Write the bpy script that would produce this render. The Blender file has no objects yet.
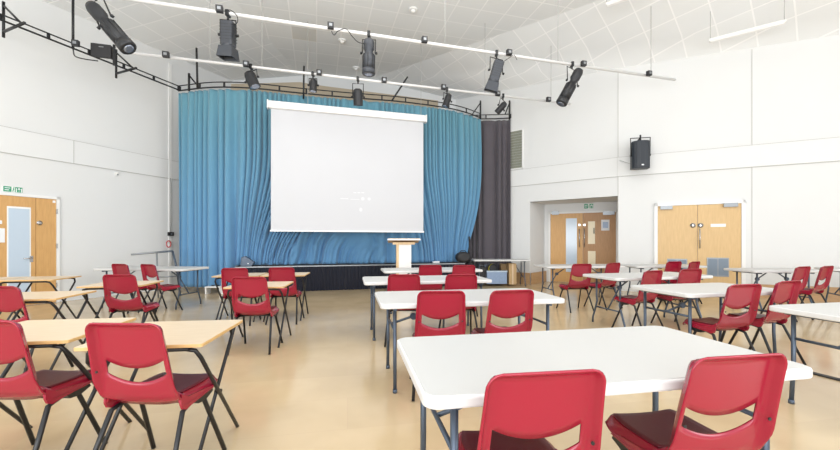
import bpy, bmesh, math, random
from mathutils import Vector, Matrix
random.seed(4)
C = bpy.context.scene.collection
PI = math.pi
F, CX, YH, H = 373.0, 420.0, 242.0, 1.23      # focal length in px, centre column, horizon row, eye height

def P(px, py, h):
    """point of height h seen at pixel px,py (survey helper)"""
    s = (py-YH)/(H-h); return Vector(((px-CX)/s, F/s, h))
def Q(px, py, Y):
    return Vector(((px-CX)*Y/F, Y, H+(YH-py)*Y/F))
def V(*a): return Vector(a)
def sstep(a, b, x):
    t = max(0.0, min(1.0, (x-a)/(b-a))); return t*t*(3-2*t)

# ------------------------------------------------------------------ materials
def mat(name, col, rough=0.5, metal=0.0, noise=0.0, nscale=8.0, bump=0.0, bscale=80.0, coat=0.0, spec=0.5, sheen=0.0, emit=None):
    m = bpy.data.materials.new(name); m.use_nodes = True
    nt = m.node_tree; b = nt.nodes['Principled BSDF']
    b.inputs['Base Color'].default_value = (*col, 1); b.inputs['Roughness'].default_value = rough
    b.inputs['Metallic'].default_value = metal; b.inputs['Specular IOR Level'].default_value = spec
    b.inputs['Coat Weight'].default_value = coat; b.inputs['Coat Roughness'].default_value = 0.15
    b.inputs['Sheen Weight'].default_value = sheen
    if emit: b.inputs['Emission Color'].default_value = (*emit[0], 1); b.inputs['Emission Strength'].default_value = emit[1]
    tc = nt.nodes.new('ShaderNodeTexCoord')
    if noise:
        n = nt.nodes.new('ShaderNodeTexNoise'); n.inputs['Scale'].default_value = nscale; n.inputs['Detail'].default_value = 4
        nt.links.new(tc.outputs['Object'], n.inputs['Vector'])
        mx = nt.nodes.new('ShaderNodeMix'); mx.data_type = 'RGBA'
        mx.inputs['A'].default_value = (*[c*(1-noise) for c in col], 1); mx.inputs['B'].default_value = (*[min(1, c*(1+noise)) for c in col], 1)
        nt.links.new(n.outputs['Fac'], mx.inputs['Factor']); nt.links.new(mx.outputs['Result'], b.inputs['Base Color'])
    if bump:
        n = nt.nodes.new('ShaderNodeTexNoise'); n.inputs['Scale'].default_value = bscale
        nt.links.new(tc.outputs['Object'], n.inputs['Vector'])
        bp = nt.nodes.new('ShaderNodeBump'); bp.inputs['Strength'].default_value = bump; bp.inputs['Distance'].default_value = 0.003
        nt.links.new(n.outputs['Fac'], bp.inputs['Height']); nt.links.new(bp.outputs['Normal'], b.inputs['Normal'])
    return m

def wood(name, c1, c2, rough=0.4, scale=(1, 1, 1), amt=1.0):
    m = bpy.data.materials.new(name); m.use_nodes = True
    nt = m.node_tree; b = nt.nodes['Principled BSDF']; b.inputs['Roughness'].default_value = rough
    tc = nt.nodes.new('ShaderNodeTexCoord'); mp = nt.nodes.new('ShaderNodeMapping'); mp.inputs['Scale'].default_value = scale
    nt.links.new(tc.outputs['Object'], mp.inputs['Vector'])
    n = nt.nodes.new('ShaderNodeTexNoise'); n.inputs['Scale'].default_value = 6; n.inputs['Detail'].default_value = 6
    nt.links.new(mp.outputs['Vector'], n.inputs['Vector'])
    r = nt.nodes.new('ShaderNodeValToRGB'); r.color_ramp.elements[0].position = 0.3; r.color_ramp.elements[1].position = 0.7
    r.color_ramp.elements[0].color = (*c1, 1); r.color_ramp.elements[1].color = (*c2, 1)
    nt.links.new(n.outputs['Fac'], r.inputs['Fac']); nt.links.new(r.outputs['Color'], b.inputs['Base Color'])
    return m

def tile_mat(name, rot):
    m = bpy.data.materials.new(name); m.use_nodes = True
    nt = m.node_tree; b = nt.nodes['Principled BSDF']; b.inputs['Roughness'].default_value = 0.9; b.inputs['Specular IOR Level'].default_value = 0.1
    tc = nt.nodes.new('ShaderNodeTexCoord'); mp = nt.nodes.new('ShaderNodeMapping'); mp.vector_type = 'TEXTURE'
    mp.inputs['Rotation'].default_value = (0, 0, rot); nt.links.new(tc.outputs['Object'], mp.inputs['Vector'])
    br = nt.nodes.new('ShaderNodeTexBrick'); br.offset = 0.0; br.squash = 1.0
    br.inputs['Scale'].default_value = 1.0; br.inputs['Brick Width'].default_value = 0.6; br.inputs['Row Height'].default_value = 0.6
    br.inputs['Mortar Size'].default_value = 0.016; br.inputs['Mortar Smooth'].default_value = 0.3; br.inputs['Bias'].default_value = 0
    br.inputs['Color1'].default_value = (.83, .85, .865, 1); br.inputs['Color2'].default_value = (.86, .88, .89, 1)
    br.inputs['Mortar'].default_value = (.97, .98, .99, 1)
    nt.links.new(mp.outputs['Vector'], br.inputs['Vector'])
    # a few stained tiles: white noise on the snapped cell
    dv = nt.nodes.new('ShaderNodeVectorMath'); dv.operation = 'DIVIDE'; dv.inputs[1].default_value = (0.6, 0.6, 100)
    fl = nt.nodes.new('ShaderNodeVectorMath'); fl.operation = 'FLOOR'
    wn = nt.nodes.new('ShaderNodeTexWhiteNoise'); wn.noise_dimensions = '2D'
    nt.links.new(mp.outputs['Vector'], dv.inputs[0]); nt.links.new(dv.outputs[0], fl.inputs[0]); nt.links.new(fl.outputs[0], wn.inputs['Vector'])
    gt = nt.nodes.new('ShaderNodeMath'); gt.operation = 'GREATER_THAN'; gt.inputs[1].default_value = 0.988
    nt.links.new(wn.outputs['Value'], gt.inputs[0])
    ns = nt.nodes.new('ShaderNodeTexNoise'); ns.inputs['Scale'].default_value = 1.5; nt.links.new(tc.outputs['Object'], ns.inputs['Vector'])
    st = nt.nodes.new('ShaderNodeMix'); st.data_type = 'RGBA'; st.inputs['A'].default_value = (.90, .86, .78, 1); st.inputs['B'].default_value = (.84, .84, .84, 1)
    nt.links.new(ns.outputs['Fac'], st.inputs['Factor'])
    mul = nt.nodes.new('ShaderNodeMix'); mul.data_type = 'RGBA'; mul.blend_type = 'MULTIPLY'
    nt.links.new(gt.outputs[0], mul.inputs['Factor']); nt.links.new(br.outputs['Color'], mul.inputs['A']); nt.links.new(st.outputs['Result'], mul.inputs['B'])
    nt.links.new(mul.outputs['Result'], b.inputs['Base Color'])
    return m

def floor_mat():
    m = bpy.data.materials.new('beige_vinyl_floor'); m.use_nodes = True
    nt = m.node_tree; b = nt.nodes['Principled BSDF']; b.inputs['Specular IOR Level'].default_value = 0.55
    tc = nt.nodes.new('ShaderNodeTexCoord'); mp = nt.nodes.new('ShaderNodeMapping'); mp.inputs['Rotation'].default_value = (0, 0, math.radians(-11))
    nt.links.new(tc.outputs['Object'], mp.inputs['Vector'])
    br = nt.nodes.new('ShaderNodeTexBrick'); br.inputs['Scale'].default_value = 1; br.inputs['Brick Width'].default_value = 2.0
    br.inputs['Row Height'].default_value = 0.5; br.inputs['Mortar Size'].default_value = 0.003
    br.inputs['Color1'].default_value = (.57, .445, .275, 1); br.inputs['Color2'].default_value = (.61, .475, .295, 1); br.inputs['Mortar'].default_value = (.58, .44, .28, 1)
    nt.links.new(mp.outputs['Vector'], br.inputs['Vector'])
    n = nt.nodes.new('ShaderNodeTexNoise'); n.inputs['Scale'].default_value = 1.6; n.inputs['Detail'].default_value = 3; n.inputs['Distortion'].default_value = .3
    nt.links.new(mp.outputs['Vector'], n.inputs['Vector'])
    mx = nt.nodes.new('ShaderNodeMix'); mx.data_type = 'RGBA'; mx.blend_type = 'MULTIPLY'; mx.inputs['Factor'].default_value = 1
    r = nt.nodes.new('ShaderNodeValToRGB'); r.color_ramp.elements[0].position = .35; r.color_ramp.elements[0].color = (.90, .89, .87, 1); r.color_ramp.elements[1].position = .65; r.color_ramp.elements[1].color = (1, 1, 1, 1)
    nt.links.new(n.outputs['Fac'], r.inputs['Fac']); nt.links.new(br.outputs['Color'], mx.inputs['A']); nt.links.new(r.outputs['Color'], mx.inputs['B'])
    nt.links.new(mx.outputs['Result'], b.inputs['Base Color'])
    mr = nt.nodes.new('ShaderNodeMapRange'); mr.inputs['To Min'].default_value = .11; mr.inputs['To Max'].default_value = .20
    nt.links.new(n.outputs['Fac'], mr.inputs['Value']); nt.links.new(mr.outputs['Result'], b.inputs['Roughness'])
    return m

M = dict(
    wall=mat('white_painted_wall', (.75, .76, .76), .7, noise=.012, nscale=1.5),
    wall2=mat('white_painted_wall_band', (.765, .775, .775), .7),
    line=mat('grey_joint', (.50, .50, .48), .8),
    floor=floor_mat(),
    tan=mat('tan_board', (.50, .42, .31), .7, noise=.15, nscale=1.2),
    red=mat('red_plastic', (.305, .0075, .030), .26, noise=.05, nscale=4, spec=.5, coat=.25),
    darkred=mat('dark_red_seat', (.125, .006, .017), .42, bump=.3, bscale=220),
    black=mat('black_steel', (.010, .011, .013), .38, spec=.5),
    blackp=mat('black_plastic', (.022, .022, .025), .55),
    lamp=mat('dark_grey_lantern', (.026, .027, .030), .45, metal=.3),
    lampg=mat('grey_lantern', (.055, .06, .07), .45, metal=.4),
    lens=mat('lens_glass', (.30, .34, .42), .12, metal=.6),
    top=mat('white_table_plastic', (.54, .54, .53), .42, noise=.012, nscale=5),
    edge=mat('white_table_rim', (.66, .66, .655), .4),
    gmetal=mat('blue_grey_steel', (.085, .11, .15), .35, metal=.5),
    smetal=mat('grey_steel', (.30, .32, .34), .35, metal=.6),
    desktop=wood('beige_laminate', (.66, .52, .355), (.71, .57, .40), .35, (1, 8, 8)),
    deskedge=wood('beech_edge', (.60, .37, .15), (.68, .44, .19), .45, (1, 8, 8)),
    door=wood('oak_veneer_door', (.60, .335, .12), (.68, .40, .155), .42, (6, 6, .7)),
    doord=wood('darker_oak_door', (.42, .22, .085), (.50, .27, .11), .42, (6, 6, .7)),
    doory=wood('pale_oak_door', (.64, .43, .20), (.71, .49, .24), .42, (6, 6, .7)),
    skirt=wood('wood_skirting', (.50, .31, .16), (.58, .37, .20), .4, (.8, .8, 6)),
    glass=mat('frosted_pale_glass', (.53, .64, .76), .15, spec=.7),
    cream=mat('cream_lit_glass', (.86, .75, .52), .3),
    white=mat('white_paint', (.86, .86, .85), .4),
    paper=mat('white_paper', (.84, .85, .88), .7),
    chrome=mat('brushed_metal', (.55, .55, .56), .25, metal=.9),
    green=mat('sign_green', (.03, .33, .17), .5),
    blue=None,
    grey_curtain=mat('dark_grey_curtain', (.088, .078, .092), .85, noise=.08, nscale=3, sheen=.2),
    navy=mat('navy_valance', (.006, .008, .020), .8, sheen=.1),
    stagetop=mat('black_stage_top', (.03, .03, .035), .6),
    screen=mat('projection_screen_fabric', (.60, .61, .64), .6, noise=.02, nscale=.8),
    mark=mat('projected_highlight', (.70, .71, .74), .6),
    scase=mat('white_screen_case', (.84, .84, .83), .4),
    lect=wood('lectern_oak', (.66, .46, .25), (.74, .54, .31), .4, (6, 6, 1)),
    lwhite=mat('lectern_white_panel', (.83, .82, .82), .4),
    card=mat('brown_cardboard', (.52, .35, .18), .8, noise=.08),
    crate=mat('pale_blue_plastic', (.28, .38, .56), .3, noise=.15, nscale=20),
    yellow=mat('yellow_plastic', (.75, .66, .05), .4),
    grille=mat('grey_blue_grille', (.20, .25, .31), .5, metal=.2),
    louvre=mat('grey_green_louvre', (.27, .28, .23), .6),
    pipe=mat('white_bar_paint', (.74, .74, .74), .35),
    wire=mat('thin_grey_wire', (.42, .42, .41), .5),
    redcord=mat('red_cord', (.6, .05, .06), .5),
    strip=mat('black_rubber', (.02, .02, .02), .6),
)
def curtain_mat():
    m = mat('blue_curtain_cloth', (.075, .27, .47), .8, sheen=.25)
    nt = m.node_tree; b = nt.nodes['Principled BSDF']
    tc = nt.nodes.new('ShaderNodeTexCoord')
    n = nt.nodes.new('ShaderNodeTexNoise'); n.inputs['Scale'].default_value = .5; nt.links.new(tc.outputs['Object'], n.inputs['Vector'])
    sx = nt.nodes.new('ShaderNodeSeparateXYZ'); nt.links.new(tc.outputs['Object'], sx.inputs[0])
    mr = nt.nodes.new('ShaderNodeMapRange'); mr.inputs['From Min'].default_value = 1.0; mr.inputs['From Max'].default_value = 4.6
    nt.links.new(sx.outputs['Z'], mr.inputs['Value'])
    mx = nt.nodes.new('ShaderNodeMix'); mx.data_type = 'RGBA'     # blue cloth with the light's tint painted in, bluer hem to teal top
    mx.inputs['A'].default_value = (.115, .285, .50, 1); mx.inputs['B'].default_value = (.11, .28, .365, 1)
    nt.links.new(mr.outputs['Result'], mx.inputs['Factor']); nt.links.new(mx.outputs['Result'], b.inputs['Base Color'])
    return m
M['blue'] = curtain_mat()

# ------------------------------------------------------------------ mesh builder
class MB:
    def __init__(s): s.bm = bmesh.new(); s.x = Matrix.Identity(4)
    def v(s, p): return s.bm.verts.new(s.x @ Vector(p))
    def poly(s, pts):
        return s.bm.faces.new([s.v(p) for p in pts])
    def box(s, a, b, mtx=None):
        x0, y0, z0 = a; x1, y1, z1 = b
        c = [(x0, y0, z0), (x1, y0, z0), (x1, y1, z0), (x0, y1, z0), (x0, y0, z1), (x1, y0, z1), (x1, y1, z1), (x0, y1, z1)]
        if mtx: c = [mtx @ Vector(p) for p in c]
        vs = [s.v(p) for p in c]
        for f in ((0, 3, 2, 1), (4, 5, 6, 7), (0, 1, 5, 4), (1, 2, 6, 5), (2, 3, 7, 6), (3, 0, 4, 7)): s.bm.faces.new([vs[i] for i in f])
        return s
    def cbox(s, c, d, mtx=None):
        return s.box([c[i]-d[i]/2 for i in range(3)], [c[i]+d[i]/2 for i in range(3)], mtx)
    def tube(s, pts, r, n=10, smooth=True, closed=False):
        pts = [Vector(p) for p in pts]; rs = r if isinstance(r, (list, tuple)) else [r]*len(pts)
        rings = []; up = None
        N = len(pts)
        for i, p in enumerate(pts):
            if closed: t = pts[(i+1) % N]-pts[i-1]
            else: t = (pts[min(i+1, N-1)]-pts[max(i-1, 0)])
            t.normalize()
            if up is None: up = Vector((0, 0, 1)) if abs(t.z) < .9 else Vector((1, 0, 0))
            a = t.cross(up).normalized(); b_ = a.cross(t).normalized(); up = b_
            rings.append([s.v(p+(a*math.cos(2*PI*k/n)+b_*math.sin(2*PI*k/n))*rs[i]) for k in range(n)])
        rng = range(N if closed else N-1)
        for i in rng:
            A, B = rings[i], rings[(i+1) % N]
            for k in range(n):
                f = s.bm.faces.new([A[k], A[(k+1) % n], B[(k+1) % n], B[k]]); f.smooth = smooth
        if not closed:
            s.bm.faces.new(rings[0][::-1]); s.bm.faces.new(rings[-1])
        return s
    def lathe(s, prof, mtx=None, n=24):
        """profile of (r, z) about z"""
        mtx = mtx or Matrix.Identity(4); rings = []
        for r, z in prof: rings.append([s.v(mtx @ Vector((max(r, 1e-4)*math.cos(2*PI*k/n), max(r, 1e-4)*math.sin(2*PI*k/n), z))) for k in range(n)])
        for A, B in zip(rings, rings[1:]):
            for k in range(n):
                f = s.bm.faces.new([A[k], A[(k+1) % n], B[(k+1) % n], B[k]]); f.smooth = True
        s.bm.faces.new(rings[0][::-1]); s.bm.faces.new(rings[-1])
        return s
    def prism(s, pts2, z0, z1, mtx=None):
        mtx = mtx or Matrix.Identity(4)
        A = [s.v(mtx @ Vector((x, y, z0))) for x, y in pts2]; B = [s.v(mtx @ Vector((x, y, z1))) for x, y in pts2]
        n = len(A)
        s.bm.faces.new(A[::-1]); s.bm.faces.new(B)
        for k in range(n): s.bm.faces.new([A[k], A[(k+1) % n], B[(k+1) % n], B[k]])
        return s
    def grid(s, nu, nv, fn, skip=None, smooth=True):
        G = [[s.v(fn(i/(nu-1), j/(nv-1))) for j in range(nv)] for i in range(nu)]
        for i in range(nu-1):
            for j in range(nv-1):
                if skip and skip(i, j): continue
                f = s.bm.faces.new([G[i][j], G[i+1][j], G[i+1][j+1], G[i][j+1]]); f.smooth = smooth
        return s
    def build(s, name, m, parent=None, bevel=0, recalc=True, keep=None):
        if recalc: bmesh.ops.recalc_face_normals(s.bm, faces=s.bm.faces)
        me = bpy.data.meshes.new(name); s.bm.to_mesh(me); s.bm.free()
        me.materials.append(m)
        o = bpy.data.objects.new(name, me); C.objects.link(o)
        if parent: o.parent = parent
        if bevel:
            b = o.modifiers.new('bevel', 'BEVEL'); b.width = bevel; b.segments = 2; b.limit_method = 'ANGLE'
        return o
def solid(o, th, off=0):
    m = o.modifiers.new('solid', 'SOLIDIFY'); m.thickness = th; m.offset = off; return o
def thing(name, label, cat, loc=(0, 0, 0), rz=0, group=None):
    o = bpy.data.objects.new(name, None); C.objects.link(o); o.empty_display_size = .1
    o.location = loc; o.rotation_euler = (0, 0, rz); o['label'] = label; o['category'] = cat
    if group: o['group'] = group
    return o
def tag(o, label, cat, group=None, kind=None):
    o['label'] = label; o['category'] = cat
    if group: o['group'] = group
    if kind: o['kind'] = kind
    return o
def struct(o, label, cat):
    o['kind'] = 'structure'; o['label'] = label; o['category'] = cat; return o
def dup(root, loc, rz, label):
    r = root.copy(); C.objects.link(r); r.scale = (1, 1, 1); r.location = loc; r.rotation_euler = (0, 0, rz); r['label'] = label
    for ch in list(root.children):
        c = ch.copy(); C.objects.link(c); c.parent = r
        for g in list(ch.children):
            d = g.copy(); C.objects.link(d); d.parent = c
    return r

# ------------------------------------------------------------------ the walls as lines on the plan
class Wall:
    """straight wall from a to b, seen from inside with +t to the right; local y points out of the room"""
    def __init__(s, a, b):
        s.a = Vector(a); s.d = (Vector(b)-s.a); s.L = s.d.length; s.d.normalize(); s.rz = math.atan2(s.d.y, s.d.x)
        s.n = Vector((-s.d.y, s.d.x))
    def t(s, px):
        k = (px-CX)/F; return (k*s.a.y-s.a.x)/(s.d.x-k*s.d.y)
    def th(s, px, py):
        t = s.t(px); p = s.a+s.d*t; return t, H+(YH-py)*p.y/F
    def loc(s, t, out=0, z=0):
        p = s.a+s.d*t+s.n*out; return Vector((p.x, p.y, z))
    def mtx(s): return Matrix.Translation((s.a.x, s.a.y, 0)) @ Matrix.Rotation(s.rz, 4, 'Z')
dL = Vector((.3795, .925)).normalized()
pL = Vector((-6.56, 9.79))
Lfar = Vector((-5.83, 11.57))
WL = Wall(pL-dL*14, Lfar)
K = Vector((5.02, 9.47)); E = Vector((1.2, 12.42))
WBk = Wall(Lfar, E)
WA = Wall(E, K)
WB = Wall(K, K+Vector((.89, -.455)).normalized()*15)
R0, R1 = Vector((3.90, 11.67)), Vector((6.2, 10.55))
WR = Wall(R0, R1)

# floor
b = MB(); b.poly([(-13, -5, 0), (19, -5, 0), (19, 14, 0), (-13, 14, 0)])
struct(b.build('floor', M['floor']), 'glossy beige wood-look vinyl floor', 'floor')

# ceiling: three facets of the tiled roof
a3 = lambda p, h: (p[0], p[1], h)
cb, cc, cd = (Lfar.x, Lfar.y, 6.23), (-3.78, 11.82, 6.5), (-1.65, 12.08, 6.5)
ce, ck = (E.x, E.y, 5.97), (K.x, K.y, 5.64)
rr = WB.a+WB.d*15; ll = WL.a
ca, cr, cf1, cf2 = (ll.x, ll.y, 5.55), (rr.x, rr.y, 5.05), (-5.0, -5, 6.5), (18.6, -2.3, 6.5)
def ceil(name, polys, m, label):
    b = MB()
    for p in polys: b.poly(p)
    bmesh.ops.remove_doubles(b.bm, verts=b.bm.verts, dist=.001)
    for f in b.bm.faces: f.smooth = True
    o = b.build(name, m, recalc=False); struct(o, label, 'ceiling'); return o
ceil('ceiling', [[cc, cd, cf2, cf1]], tile_mat('tiles_centre', math.radians(15.5)), 'white tiled suspended ceiling, flat middle part')
ceil('ceiling', [[cd, ce, ck], [cd, ck, cr], [cd, cr, cf2]], tile_mat('tiles_right', math.radians(41.6)), 'white tiled ceiling sloping down to the right wall')
ceil('ceiling', [[ca, cb, cc, cf1]], tile_mat('tiles_left', math.radians(-10.7)), 'white tiled ceiling sloping down to the left wall')

def wallmesh(name, W, top0, top1, label, t0=0, t1=None, z0=0):
    t1 = W.L if t1 is None else t1
    b = MB(); b.x = W.mtx()
    h = lambda t: top0+(top1-top0)*t/W.L
    A = [(t0, z0), (t1, z0), (t1, h(t1)), (t0, h(t0))]
    m = Matrix(((1, 0, 0, 0), (0, 0, 1, 0), (0, 1, 0, 0), (0, 0, 0, 1)))
    b.prism(A, 0, .18, m)
    return struct(b.build(name, M['wall']), label, 'wall')
# left wall, with the door opening filled by a door set
wallmesh('wall_left', WL, 5.55, 6.23, 'long white wall on the left')
bw = MB(); bw.x = WBk.mtx()
mXZ = Matrix(((1, 0, 0, 0), (0, 0, 1, 0), (0, 1, 0, 0), (0, 0, 0, 1)))
tB1 = (Vector(cc[:2])-WBk.a).dot(WBk.d); tB2 = (Vector(cd[:2])-WBk.a).dot(WBk.d)
bw.prism([(0, 0), (WBk.L, 0), (WBk.L, 5.97), (tB2, 6.5), (tB1, 6.5), (0, 6.23)], 0, .18, mXZ)
struct(bw.build('wall_back', M['wall']), 'white gabled wall behind the curtains', 'wall')
# tan boarded part of back wall
pts = [WBk.th(x, y) for x, y in ((182, 84.5), (248, 84), (300, 82.5), (325, 86.5), (400, 96), (438, 101))]
b = MB(); b.x = WBk.mtx()
b.prism([(pts[0][0], 2.5), (pts[-1][0], 2.5)]+pts[::-1], -.03, 0, mXZ)
struct(b.build('trim_1', M['tan']), 'tan boarding on the back wall above the curtain rail', 'panel')
# right wall facet A with recess, facet B
tRec = WA.t(530)
b = MB(); b.x = WA.mtx(); hh = lambda t: 5.97+(5.64-5.97)*t/WA.L
b.prism([(0, 0), (tRec, 0), (tRec, 2.40), (WA.L, 2.40), (WA.L, hh(WA.L)), (0, hh(0))], 0, .12, mXZ)
struct(b.build('wall_right', M['wall']), 'white wall with a doorway recess beside the grey curtain', 'wall')
wallmesh('wall_right', WB, 5.64, 5.05, 'long white wall on the right with a double door')
# recess shell
pa = WA.loc(tRec, .001); 
b = MB()
J0 = Vector((WA.loc(tRec).x, WA.loc(tRec).y)); 
def vwall(b, p, q, z0, z1, th, side=1):
    d = (q-p).normalized(); n = Vector((-d.y, d.x))*side
    b.prism([(p.x, p.y), (q.x, q.y), (q.x+n.x*th, q.y+n.y*th), (p.x+n.x*th, p.y+n.y*th)], z0, z1)
vwall(b, J0, R0, 0, 2.40, .12, 1)
vwall(b, R0, R1, 0, 2.40, .12, 1)
kk = K+WB.n*.18
vwall(b, R1, kk, 0, 2.40, .12, 1)
b.prism([(J0.x, J0.y), (R0.x, R0.y), (R1.x, R1.y), (kk.x, kk.y), (K.x+.01, K.y+.01)], 2.40, 2.46)
struct(b.build('wall_recess', M['wall']), 'white recess around the brown double doors', 'wall')

# bands, joints and skirtings
def band(name, W, t0, t1, z0, z1, th, m, label, cat='trim'):
    b = MB(); b.x = W.mtx(); b.box((t0, -th, z0), (t1, .0, z1)); return struct(b.build(name, m), label, cat)
for i, (W, lab, t0, t1) in enumerate(((WL, 'left wall', 0, WL.L), (WA, 'recessed wall', 0, WA.L), (WB, 'right wall', 0, 15))):
    band('trim_%d' % (2+3*i), W, t0, t1, 2.89, 3.38, .018, M['wall2'], 'white raised band along the '+lab)
    band('trim_%d' % (3+3*i), W, t0, t1, 2.885, 2.897, .021, M['line'], 'grey joint under the band of the '+lab)
    band('trim_%d' % (4+3*i), W, t0, t1, 3.372, 3.380, .021, M['line'], 'grey joint over the band of the '+lab)
t = WB.t(751.6)
band('trim_11', WB, t, t+.011, 3.38, 5.5, .006, M['line'], 'vertical grey joint high on the right wall')
band('trim_12', WB, t, t+.011, .3, 2.885, .006, M['line'], 'vertical grey joint low on the right wall')
band('trim_13', WB, 0, .015, 0, 5.6, .006, M['line'], 'vertical joint at the corner of the recessed wall')
t = WL.t(169)
band('trim_14', WL, t-.02, t+.05, 0, 5.9, .03, M['white'], 'white vertical pipe casing on the left wall')
t = WL.t(73)
band('trim_15', WL, t, t+.01, 2.897, 3.372, .022, M['line'], 'faint vertical joint in the left band')
band('baseboard_right', WA, 0, tRec, 0, .33, .02, M['skirt'], 'brown wooden skirting beside the grey curtain', 'skirting')
band('baseboard_far_right', WB, WB.t(748), 15, 0, .30, .02, M['skirt'], 'brown wooden skirting right of the double door', 'skirting')
b = MB(); vwall(b, J0+Vector((.02, -.02)), R0+Vector((.02, -.02)), 0, .33, .03, -1)
struct(b.build('baseboard_recess', M['skirt']), 'brown wooden skirting in the recess', 'skirting')

# ------------------------------------------------------------------ doors
def doorset(name, label, W, pxs, top, mats, thick=.05, frame=.05, out=0.0):
    """pxs: pixel columns of the leaf edges; returns root whose local frame is wall-t from first edge"""
    ts = [W.t(p) for p in pxs]
    r = thing(name, label, 'door', W.loc(ts[0], out), W.rz); r['kind'] = 'structure'
    w = ts[-1]-ts[0]
    b = MB(); b.box((-frame, -.045, 0), (0, 0, top+frame)); b.box((w, -.045, 0), (w+frame, 0, top+frame)); b.box((-frame, -.045, top), (w+frame, 0, top+frame))
    b.build('door_frame', M['white'], r)
    leaves = []
    for i in range(len(ts)-1):
        b = MB(); b.box((ts[i]-ts[0]+.004, -.03, .01), (ts[i+1]-ts[0]-.004, -.002, top-.004))
        leaves.append(b.build('door_leaf', mats[i], r))
    return r, leaves, ts[0]
def wrect(W, T0, x0, y0, x1, y1, parent, name, m, th=.01, off=.03):
    """a flat piece on a door, corners given by sight lines"""
    t0, z1 = W.th(x0, y0); t1, z0 = W.th(x1, y1)
    b = MB(); b.box((t0-T0, -off-th, min(z0, z1)), (t1-T0, -off, max(z0, z1))); return b.build(name, m, parent)
# left door
tl = WL.t(55.5); 
d1, lv, T0 = doorset('door_1', 'oak double door with a tall glass pane on the left wall', WL, (-22, 35, 55.5), 2.10, (M['door'], M['door']))
wrect(WL, T0, 6, 206, 30, 296, lv[0], 'pane_frame', M['white'], .004)
wrect(WL, T0, 7.5, 208, 28.5, 294, lv[0], 'glass_pane', M['glass'], .006, .032)
b = MB(); t, z = WL.th(38.5, 223); t -= T0
b.lathe([(.045, 0), (.045, .012), (.02, .014), (.02, .03)], Matrix.Translation((t, -.03, z)) @ Matrix.Rotation(PI/2, 4, 'X')); b.build('lock', M['chrome'], lv[1])
b = MB(); t, z = WL.th(30.5, 258); t -= T0
b.tube([(t, -.03, z), (t, -.075, z), (t-.13, -.075, z)], .011); b.box((t-.025, -.038, z-.08), (t+.025, -.03, z+.04)); b.build('door_handle', M['chrome'], lv[0])
p = wrect(WL, T0, -12, 228, 4, 242.5, lv[0], 'notice', M['paper'], .003)
wrect(WL, T0, -12, 220, 1.2, 224, lv[0], 'notice', M['paper'], .003)
wrect(WL, T0, 51.8, 200.5, 54.5, 203, lv[1], 'sticker', M['paper'], .003)
b = MB()
for z in (.3, 1.1, 1.8): b.box((WL.t(55)-T0, -.045, z), (WL.t(55)-T0+.03, -.03, z+.1))
b.build('hinge', M['chrome'], d1)
# recess doors
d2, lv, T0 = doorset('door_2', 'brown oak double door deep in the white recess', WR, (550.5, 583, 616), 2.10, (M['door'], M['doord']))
wrect(WR, T0, 566, 218.5, 577, 272, lv[0], 'glass_pane', M['glass'], .006)
wrect(WR, T0, 588, 221.5, 595, 244, lv[1], 'glass_pane', M['cream'], .006)
wrect(WR, T0, 588, 251, 595.5, 272, lv[1], 'glass_pane', M['cream'], .006)
nt_ = wrect(WR, T0, 601.2, 219.8, 609.5, 230.5, lv[1], 'notice', M['paper'], .005)
wrect(WR, T0, 602.8, 222, 608, 228, nt_, 'picture', M['crate'], .003, .0355)
for i, x in enumerate((579.5, 584.5)):
    t, z0 = WR.th(x, 247); t -= T0; z1 = WR.th(x, 229)[1]
    b = MB(); b.tube([(t, -.03, z0), (t, -.08, z0), (t, -.08, z1), (t, -.03, z1)], .013); b.build('pull_handle', M['chrome'], lv[i])
    b = MB(); b.cbox((t, -.035, WR.th(x, 225)[1]), (.06, .01, .06)); b.build('lock', M['chrome'], lv[i])
for i, (x0, x1) in enumerate(((552, 559), (603, 614.5))):
    wrect(WR, T0, x0, 211.5, x1, 214.8, lv[i], 'door_closer', M['smetal'], .05)
b = MB(); t, z = WR.th(594, 230); b.tube([(t-T0, -.035, z-.1), (t-T0, -.07, z-.1), (t-T0, -.07, z+.05), (t-T0, -.035, z+.05)], .012); b.build('door_handle', M['black'], lv[1])
# right double door
d3, lv, T0 = doorset('door_3', 'pale oak double door with grey vents on the right wall', WB, (657.5, 697.3, 741), 2.10, (M['doory'], M['doory']), frame=.07)
for i, (x0, x1, y0, y1) in enumerate(((667, 687, 258.6, 277), (706.5, 728.5, 257.5, 276.8))):
    f = wrect(WB, T0, x0, y0, x1, y1, lv[i], 'vent_frame', M['smetal'], .012)
    xm = (x0+x1)/2
    wrect(WB, T0, x0+1, y0+1.2, xm-.6, y1-1.2, f, 'vent_grille', M['grille'], .006, .038)
    wrect(WB, T0, xm+.6, y0+1.2, x1-1, y1-1.2, f, 'vent_grille', M['grille'], .006, .038)
for i, x in enumerate((692.5, 700.2)):
    b = MB(); t, z = WB.th(x, 225.5); b.lathe([(.055, 0), (.055, .012), (.02, .014), (.02, .02)], Matrix.Translation((t-T0, -.03, z)) @ Matrix.Rotation(PI/2, 4, 'X')); b.build('lock', M['chrome'], lv[i])
t, z0 = WB.th(699.2, 248); z1 = WB.th(699.2, 229)[1]; t -= T0
b = MB(); b.tube([(t, -.03, z0), (t, -.08, z0), (t, -.08, z1), (t, -.03, z1)], .012); b.build('pull_handle', M['chrome'], lv[1])
wrect(WB, T0, 710.3, 224, 725.5, 226.8, lv[1], 'door_sign', M['white'], .005)
wrect(WB, T0, 660, 206.3, 672, 209.3, lv[0], 'door_closer', M['smetal'], .06)
wrect(WB, T0, 723, 203.5, 737, 206.8, lv[1], 'door_closer', M['smetal'], .06)

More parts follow.
